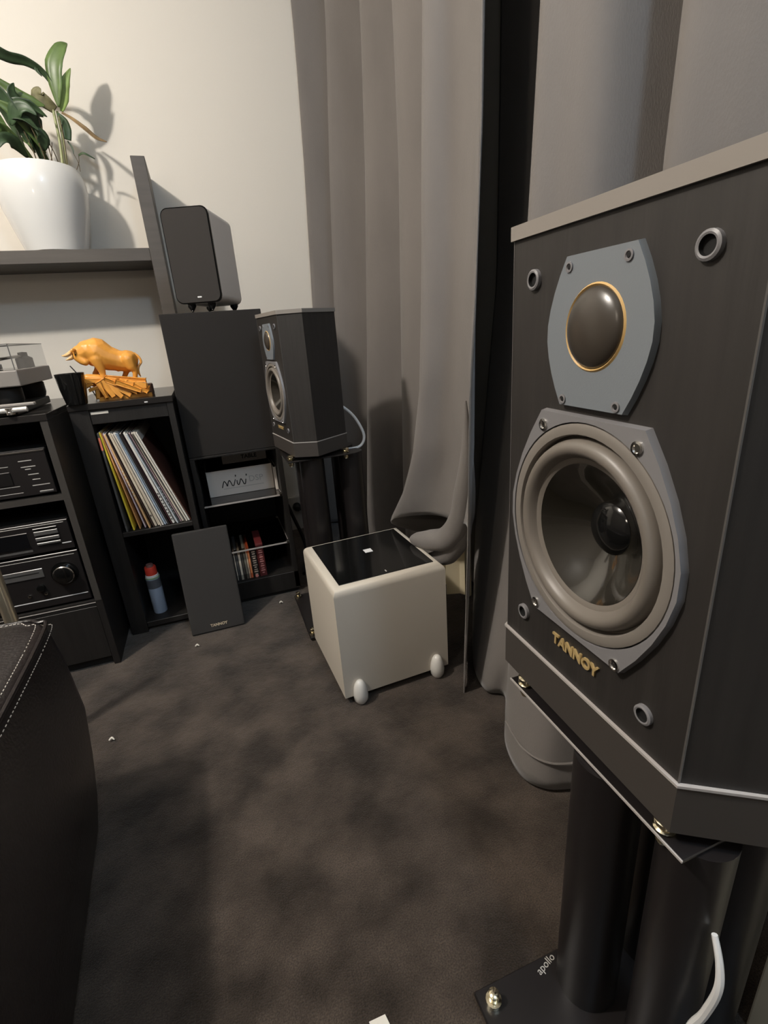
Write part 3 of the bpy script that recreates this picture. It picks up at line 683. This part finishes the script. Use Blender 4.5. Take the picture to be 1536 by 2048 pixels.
ob('rock_foot', prism([(-.302+ox, -.036), (-.158+ox, -.034), (-.156+ox, .030), (-.300+ox, .030)], 0, .010), AMBER, bull, bevel=.002, seg=1)
ob('rock_end', box(-.172+ox, -.155+ox, -.028, .028, 0, .034), mat('bull_dark', (.09, .035, .015), .5, var=.4, scale=60), bull, bevel=.004, seg=2)

# ------------------------------------------------------------------ hifi cabinet
hc = thing('hifi_cabinet', 'black cabinet holding stacked hifi units with a turntable on top', 'cabinet', (-.395, 1.4834, 0))
HW, HD = .62, .47
ob('side_panel', box(-.018, 0, 0, HD, .0, .742), BLACKWOOD, hc, bevel=.0008, seg=1)
ob('front_edge', box(-.0175, -.0005, -.0012, 0, .222, .742), mat('lit_edge', (.055, .050, .045), .4), hc)  # lighter colour paints the light on the black panel's front edge
ob('side_panel', box(-HW, -HW+.018, 0, HD, .0, .742), BLACKWOOD, hc, bevel=.0008, seg=1)
ob('top_board', box(-HW-.002, .002, -.003, HD, .742, .7597), mat('black_gloss_board', (.02, .018, .017), .22), hc, bevel=.001, seg=1)
for z in (.531,):
    s = ob('shelf', box(-HW+.018, -.018, .002, HD-.02, z, z+.016), BLACKWOOD, hc)
    ob('front_edge', box(-HW+.018, -.018, .0005, .002, z, z+.0155), mat('lit_edge', (.055, .050, .045), .4), s)  # same painted edge light along the shelf front
s = ob('shelf', box(-HW+.018, -.018, .002, HD-.02, .205, .222), BLACKWOOD, hc)
ob('front_edge', box(-HW+.018, -.018, .0005, .002, .2145, .2165), EDGE, s)
ob('back_panel', box(-HW+.018, -.018, HD-.02, HD-.012, .02, .742), BLACKM, hc)
ob('drawer_front', box(-HW+.0185, -.0185, .002, .020, .030, .203), BLACKWOOD, hc, bevel=.001, seg=1)
ob('plinth_base', box(-HW+.018, -.018, .02, HD-.02, .0, .030), BLACKM, hc)

def device(label, z0, z1, w_, x1=-.030, dep=.30):
    t = thing('hifi_unit', label, 'hifi unit', (-.395+x1-w_, 1.4834+.010, z0))
    h = z1-z0
    ob('casing', box(.003, w_-.003, .018, dep, .006, h), BLACKM, t, bevel=.0015, seg=1)
    f = ob('faceplate', box(0, w_, 0, .018, .006, h-.001), PANELGREY, t, bevel=.0012, seg=1)
    for x in (.03, w_-.03): ob('foot', lathe([(.012, 0), (.012, .006)], 14, mtx=T(x, .05, 0)), BLACKM, t)
    return t, f, h, w_
def strip(par, x0, x1, z0, z1, m=MARK, y=-.0006): return ob('print', box(x0, x1, y, 0.0, z0, z1), m, par)
t, f, h, W_ = device('black compact disc player on the upper shelf of the hifi cabinet', .547, .672, .43)
ob('top_edge_glint', box(.0, W_-.003, -.0015, .002, h-.0045, h-.0015), CHROME, t)  # bright strip stands in for the highlight on the top edge
for i, (x0, x1, z) in enumerate(((.365, .395, .098), (.367, .400, .082), (.375, .388, .0755), (.378, .402, .061), (.384, .402, .047), (.380, .420, .031))): strip(f, x0, x1, z, z+.0022)
ob('button', box(.392, .425, -.004, 0, .010, .016), DISPLAY, f, bevel=.001, seg=1)
ob('disc_tray', box(.09, .34, -.003, 0, .040, .075), mat('tray', (.012, .011, .011), .2), f, bevel=.001, seg=1)
for z, x1 in ((.088, .34), (.034, .352), (.016, .355)): strip(f, .05, x1, z, z+.0015)
t, f, h, W_ = device('black cassette deck above the amplifier in the hifi cabinet', .384, .476, .43, x1=-.028)
ob('display_window', box(.14, .33, -.002, 0, .026, .070), mat('smoke_window', (.006, .006, .007), .08), f, bevel=.001, seg=1)
for z, hh in ((.030, .006), (.042, .009), (.057, .012), (.075, .003)): ob('button', box(.345, .402, -.004, 0, z, z+hh), DISPLAY, f, bevel=.0008, seg=1)
strip(f, .02, .33, .014, .020, DISPLAY); strip(f, .02, .42, .084, .086); strip(f, .402, .425, .0235, .0262, WHITEPL)
t, f, h, W_ = device('black amplifier with round volume knob, lowest in the hifi cabinet', .2222, .3835, .43, x1=-.026)
kn = ob('volume_knob', lathe([(.034, 0), (.034, .002), (.026, .003), (.025, .018), (.022, .020), (0, .020)], 36, mtx=T(.384, 0, .098) @ OUT), BLACK, f, smooth=True)
ob('knob_rim', lathe([(.0255, .015), (.0262, .017), (.0245, .019)], 36, mtx=T(.384, 0, .098) @ OUT, cap=False), CHROME, kn, smooth=True)
ob('display_window', box(.20, .335, -.002, 0, .098, .125), DISPLAY, f, bevel=.001, seg=1)
ob('print', box(.235, .325, -.0026, -.002, .1125, .1150), PRINTB, f)
ob('small_knob', lathe([(.010, 0), (.0095, .010), (0, .011)], 20, mtx=T(.318, 0, .068) @ OUT), BLACK, f, smooth=True)
for x in (.235, .285, .325): ob('button', lathe([(.004, 0), (.004, .004), (0, .005)], 10, mtx=T(x, 0, .048) @ OUT), CHROME, f, smooth=True)
strip(f, .20, .425, .026, .0285, WHITEPL); strip(f, .02, .42, .150, .1515)

# slim deck + turntable on the cabinet
dk = thing('slim_component', 'slim black component with chrome front bar under the turntable', 'hifi unit', (-.86, 1.47, .7597))
ob('casing', box(0, .405, .02, .33, .002, .022), BLACKM, dk, bevel=.003, seg=2)
ob('chrome_bar', tube([(0, .012, .016), (.430, .012, .016)], .0065, 10, sub=1), mat('satin_bar', (.72, .70, .66), .25, metal=.3, coat=.5), dk, smooth=True)
ob('clamp', lathe([(.010, 0), (.010, .006), (.008, .007), (.008, .012), (.010, .013), (.010, .016)], 16, mtx=T(.392, .012, .006)), CHROME, dk, smooth=True)
ob('arm', box(.33, .445, .026, .042, .022, .030), TTGREY, dk, bevel=.002, seg=1)
tt = thing('turntable', 'grey turntable with clear dust cover on top of the hifi cabinet', 'turntable', (-.865, 1.545, .7817))
ob('plinth', box(0, .42, 0, .31, .046, .086), TTGREY, tt, bevel=.003, seg=2)
for x in (.06, .37):
    for y in (.05, .26): ob('foot', lathe([(.030, .0), (.034, .012), (.034, .040), (.028, .046)], 20, mtx=T(x, y, 0)), BLACKM, tt, smooth=True)
ob('platter', lathe([(.148, .088), (.148, .100), (.14, .104), (0, .104)], 48, mtx=T(.19, .155, 0)), mat('platter', (.10, .10, .10), .3, metal=.6), tt, smooth=True)
ob('tonearm', tube([(.375, .25, .115), (.375, .19, .118), (.36, .10, .114), (.33, .07, .110)], .004, 8), CHROME, tt, smooth=True)
ob('arm_base', lathe([(.022, .086), (.022, .112), (.012, .118), (.012, .128), (0, .130)], 24, mtx=T(.375, .25, 0)), BLACKM, tt, smooth=True)
ob('headshell', box(.318, .338, .05, .078, .105, .112), BLACKM, tt, bevel=.001, seg=1)
dc = ob('dust_cover', box(.004, .416, .004, .306, .087, .150), ACRYL, tt)
bmx = bmesh.new()
for a in ((.004, .416, .003, .0045, .1485, .150), (.004, .416, .3055, .307, .1485, .150), (.4150, .4165, .003, .307, .1485, .150), (.4145, .4165, .003, .005, .087, .150)): box(*a, bm=bmx)
ob('cover_edge', bmx, mat('acrylic_edge', (.12, .12, .12), .3), dc)

# ------------------------------------------------------------------ standing shelf behind, with potted plant
sh = thing('display_shelf', 'grey wooden shelf with upright end board against the pale wall', 'shelf', (-.06, 2.08, 0))
ob('end_board', box(-.040, .004, 0, .245, .0, 1.490), SHELF, sh, bevel=.0015, seg=1)
ob('shelf_board', box(-1.25, -.040, .004, .247, 1.180, 1.2205), SHELF, sh, bevel=.0015, seg=1)
ob('end_board', box(-1.29, -1.25, 0, .245, .0, 1.490), SHELF, sh, bevel=.0015, seg=1)
pl = thing('potted_plant', 'leafy green plant in a white ceramic pot on the grey wall shelf', 'plant', (-.398, 2.19, 1.2205))
ob('pot', lathe([(0, 0), (.086, 0), (.094, .004), (.112, .07), (.128, .13), (.1345, .18), (.134, .21), (.128, .235), (.120, .252), (.115, .250), (.119, .225), (.120, .19), (0, .19)], 48), POT, pl, smooth=True)
ob('soil', lathe([(.1185, .220), (.09, .236), (.05, .247), (0, .250)], 28, cap=False), SOIL, pl, smooth=True)
def leaf(pts, wid, m, twist=0.0, fold=.25, n=5, side=None):
    """pts: midrib (x, dy, z) in world x/z with dy from pot centre; wid: half widths along it."""
    L = [Vector((x+.398, y, z-1.2205)) for x, y, z in pts]; ps = spline(L, n); m_ = len(ps); bm = bmesh.new(); rows = []
    for i, p in enumerate(ps):
        t = (ps[min(i+1, m_-1)]-ps[max(i-1, 0)]).normalized()
        v = Vector(side) if side else Vector((0, -1, 0)); s = t.cross(v).normalized(); nn = s.cross(t)
        a = twist; s2 = s*math.cos(a)+nn*math.sin(a); n2 = nn*math.cos(a)-s*math.sin(a)
        f = i/(m_-1)*(len(wid)-1); k = min(int(f), len(wid)-2); ww = wid[k]*(1-(f-k))+wid[k+1]*(f-k)
        rows.append([bm.verts.new(p+s2*ww*q+n2*ww*fold*abs(q)) for q in (-1, -.5, 0, .5, 1)])
    for a, b in zip(rows, rows[1:]):
        for j in range(4): bm.faces.new((a[j], a[j+1], b[j+1], b[j]))
    o = ob('leaf', bm, m, pl, smooth=True)
    sd = o.modifiers.new('thick', 'SOLIDIFY'); sd.thickness = .0012
    return o
leaf([(-.288, 0, 1.648), (-.279, -.01, 1.70), (-.268, -.015, 1.755), (-.240, -.01, 1.80), (-.220, .0, 1.818)], [.002, .020, .026, .018, .001], LEAF, .25)
leaf([(-.284, .01, 1.640), (-.268, .0, 1.67), (-.252, -.01, 1.71), (-.226, -.01, 1.750)], [.004, .014, .014, .001], mat('leaf_lime', (.24, .34, .10), .4, var=.3, scale=20), -.3)
leaf([(-.283, 0, 1.690), (-.305, -.01, 1.735), (-.345, -.02, 1.757), (-.385, -.03, 1.760), (-.425, -.04, 1.772), (-.47, -.05, 1.765)], [.004, .011, .014, .016, .020, .012], LEAFD, .8)
leaf([(-.317, -.01, 1.748), (-.323, -.015, 1.738), (-.312, -.015, 1.722)], [.003, .005, .001], LEAFD, .2)
leaf([(-.283, 0, 1.634), (-.255, -.01, 1.615), (-.222, -.02, 1.586), (-.195, -.02, 1.562), (-.166, -.02, 1.552)], [.003, .005, .007, .006, .001], LEAFB, .3)
leaf([(-.296, .0, 1.632), (-.282, -.005, 1.610), (-.279, -.01, 1.585), (-.284, -.01, 1.556)], [.003, .011, .013, .010], LEAFD, .3)
leaf([(-.264, .0, 1.516), (-.245, -.01, 1.520), (-.215, -.01, 1.505)], [.003, .004, .001], LEAFD, .5)
leaf([(-.286, .0, 1.556), (-.277, .0, 1.538), (-.277, .0, 1.520)], [.002, .003, .001], LEAFD)
leaf([(-.300, .0, 1.640), (-.318, -.01, 1.655), (-.336, -.015, 1.674), (-.325, -.02, 1.690)], [.012, .019, .020, .004], mat('leaf_dead', (.14, .13, .06), .6, var=.4, scale=40), .2)
dark = [[(-.45, -.06, 1.705), (-.40, -.05, 1.668), (-.352, -.04, 1.645), (-.322, -.03, 1.640)], [(-.37, -.03, 1.60), (-.40, -.05, 1.630), (-.36, -.05, 1.632), (-.322, -.04, 1.607)],
        [(-.38, -.02, 1.58), (-.41, -.05, 1.60), (-.38, -.06, 1.592), (-.352, -.06, 1.562)], [(-.36, .0, 1.52), (-.385, -.03, 1.58), (-.42, -.05, 1.62), (-.46, -.06, 1.64)],
        [(-.39, .0, 1.52), (-.41, -.03, 1.60), (-.43, -.05, 1.66), (-.47, -.07, 1.70)], [(-.37, .0, 1.54), (-.375, -.04, 1.60), (-.40, -.06, 1.655), (-.385, -.07, 1.68)],
        [(-.40, .02, 1.50), (-.43, -.03, 1.55), (-.455, -.06, 1.57), (-.48, -.08, 1.53)], [(-.41, -.02, 1.50), (-.43, -.06, 1.53), (-.45, -.09, 1.53), (-.47, -.10, 1.50)],
        [(-.38, .02, 1.50), (-.37, .0, 1.57), (-.35, -.02, 1.615), (-.335, -.03, 1.61)], [(-.36, .03, 1.50), (-.385, .02, 1.545), (-.405, .0, 1.56), (-.39, -.02, 1.53)],
        [(-.42, .04, 1.52), (-.44, .04, 1.62), (-.46, .02, 1.66), (-.50, .0, 1.68)], [(-.43, -.04, 1.58), (-.40, -.06, 1.615), (-.37, -.07, 1.62), (-.345, -.07, 1.60)],
        [(-.44, -.03, 1.54), (-.46, -.06, 1.60), (-.49, -.08, 1.65)], [(-.36, -.02, 1.52), (-.35, -.04, 1.555), (-.365, -.05, 1.575)]]
for k, d in enumerate(dark): leaf(d, [.003, .015+.004*(k % 3), .015, .001], LEAFD if k % 3 else LEAF, (.3, -.5, .7, .1)[k % 4])
for a, b, r in (((-.322, .0, 1.46), (-.306, .0, 1.640), .0055), ((-.312, .01, 1.46), (-.297, .01, 1.640), .0048), ((-.345, -.01, 1.47), (-.350, -.03, 1.60), .002), ((-.36, -.02, 1.47), (-.375, -.05, 1.58), .002),
                ((-.33, .02, 1.47), (-.345, .0, 1.56), .0018), ((-.39, .0, 1.47), (-.40, -.03, 1.57), .002), ((-.305, -.01, 1.48), (-.290, -.02, 1.62), .0016), ((-.27, .0, 1.47), (-.277, .0, 1.52), .0012), ((-.28, .0, 1.475), (-.262, -.01, 1.515), .0012), ((-.37, .02, 1.47), (-.33, -.02, 1.545), .0015)):
    mid = tuple((a[i]+b[i])/2+(.004 if i == 0 else 0) for i in range(3))
    ob('stem', tube([(p[0]+.398, p[1], p[2]-1.2205) for p in (a, mid, b)], [r, r*.8], 6, sub=4), STEMM if r > .004 else mat('stem_brown', (.10, .07, .035), .7), pl, smooth=True)

# ------------------------------------------------------------------ couch, pole, outlet and odds and ends
co = thing('ottoman', 'black leather ottoman with pale stitching in the left foreground', 'ottoman', (-.70, .35, 0))
def cushion(hx, hy, z0, z1, rc_, bulge, taper):
    bm = bmesh.new(); rings = []
    prof = [(.90, z0), (.95, z0+.06), (.99, z0+.14), (1.0+bulge, z0+(z1-z0)*.55), (1.0+bulge*.6, z0+(z1-z0)*.80), (1.0, z1-.03), (.992, z1-.010), (.975, z1-.001), (.93, z1+.004), (.6, z1+.012), (.25, z1+.014)]
    n = 10
    for s, z in prof:
        P_ = []
        for sx, sy, a0 in ((1, -1, -PI/2), (1, 1, 0), (-1, 1, PI/2), (-1, -1, PI)):
            for k in range(n+1):
                a = a0+PI/2*k/n; P_.append((sx*(hx-rc_)+rc_*math.cos(a), sy*(hy-rc_)+rc_*math.sin(a)))
        off = (1-s)*min(hx, hy)
        rings.append([bm.verts.new((x*(1-(1-s)*1.0), y*(1-(1-s)*.75), z)) for x, y in P_])
    for a, b in zip(rings, rings[1:]):
        m_ = len(a)
        for i in range(m_): bm.faces.new((a[i], a[(i+1) % m_], b[(i+1) % m_], b[i]))
    bm.faces.new(rings[0][::-1]); bm.faces.new(rings[-1])
    for v in bm.verts:
        if v.co.x > .1 and v.co.z < .42:
            q = max(0, min(1, (.62-v.co.y)/.34)); q = q*q*(3-2*q)
            v.co.x += .085*q*((.42-v.co.z)/.40)**.8
    return bm
ob('upholstery', cushion(.365, .62, .03, .452, .07, .02, 0), LEATHER, co, smooth=True)
ob('base_frame', box(-.33, .33, -.58, .58, 0, .03), BLACKM, co)
def stitches(path, name='stitching', step=.0062, r=.00075):
    bm = bmesh.new(); ps = spline(path, 60); acc = 0
    for a, b in zip(ps, ps[1:]):
        acc += (b-a).length
        if acc > step:
            acc = 0; d = (b-a).normalized()*step*.33
            tube([a-d, a+d], r, 5, bm, sub=1)
    o = ob(name, bm, THREAD, co); o['kind'] = 'stuff'; return o
seam = [(.3575, -.50, .452), (.3585, .0, .4525), (.3575, .52, .452), (.335, .590, .4525), (.28, .603, .4535), (.0, .604, .455)]
ob('piping', tube([(x+.003, y+.002, z-.002) for x, y, z in seam], .0035, 8), LEATHER, co, smooth=True)
stitches([(x-.010, y-.008, z+.0015) for x, y, z in seam])
stitches([(x+.009, y+.006, z-.012) for x, y, z in seam])
cross = [(.345, .33, .4545), (.15, .335, .460), (-.2, .335, .463)]
ob('piping', tube([(x, y, z-.001) for x, y, z in cross], .003, 8), LEATHER, co, smooth=True)
stitches([(x, y+.010, z+.0005) for x, y, z in cross]); stitches([(x, y-.010, z+.0005) for x, y, z in cross])
po = thing('metal_pole', 'champagne metal pole rising between the ottoman and the hifi cabinet', 'pole', (-.505, 1.20, 0))
ob('pole', lathe([(.0135, .012), (.0135, .60), (.010, .606), (0, .606)], 20), TUBE, po, smooth=True)
ob('foot', lathe([(.016, 0), (.016, .012)], 20), BLACKM, po, smooth=True)

pg = thing('wall_plug', 'round black mains plug and cord on the skirting behind the rack', 'plug', (.312, 2.312, .118))
ob('plug_body', lathe([(.020, 0), (.020, .012), (.017, .030), (.010, .038), (0, .039)], 20, mtx=OUT), CABLEB, pg, smooth=True)
ob('cord', tube([(.0, -.03, .0), (.03, -.04, -.02), (.05, -.03, -.05), (.055, -.02, -.085), (.03, -.03, -.110)], .0045, 8), CABLEB, pg, smooth=True)
tag(ob('power_cord', tube([(.225, 1.93, .26), (.245, 1.93, .19), (.265, 1.92, .12), (.272, 1.90, .06), (.255, 1.88, .012), (.235, 1.80, .007)], .007, 8), CABLEB, smooth=True), 'thick black cord drooping beside the rack toward the carpet', 'cable')
tag(ob('thin_cable', tube([(-.386, 1.84, .86), (-.36, 1.80, .83), (-.34, 1.79, .80), (-.33, 1.80, .765)], .0018, 6), CABLEB, smooth=True), 'thin black cable dropping from the turntable behind the mug', 'cable')
wb = thing('storage_box', 'cream white box at the lower right edge beside the near stand', 'box', (.523, .0, 0))
ob('carton', box(0, .11, -.15, .220, 0, .30), CREAM, wb, bevel=.003, seg=2)
ob('lid', box(-.002, .112, -.152, .222, .30, .325), CREAM, wb, bevel=.003, seg=2)
bmp = bmesh.new(); vv = [bmp.verts.new(p) for p in ((.055, .404, .003), (.0785, .4035, .003), (.0855, .37, .003), (.06, .36, .003))]; bmp.faces.new(vv)
ex = bmesh.ops.extrude_face_region(bmp, geom=list(bmp.faces)); bmesh.ops.translate(bmp, vec=(0, 0, .001), verts=[v for v in ex['geom'] if isinstance(v, bmesh.types.BMVert)])
tag(ob('paper_scrap', bmp, PAPER), 'small cream paper corner lying on the carpet at the bottom edge', 'paper')
lint = [(.115, 1.612, 'pale lint crumb on the carpet in front of the rack'), (-.172, 1.462, 'pale lint speck on the carpet below the leaning grille'), (-.371, 1.135, 'pale crumb on the carpet by the ottoman corner')]
for k, (x, y, lb) in enumerate(lint):
    tag(ob('lint', tube([(x-.006, y, .006), (x, y+.003, .009), (x+.006, y-.002, .006)], [.0018, .003, .001], 6), PAPER, smooth=True), lb, 'lint')
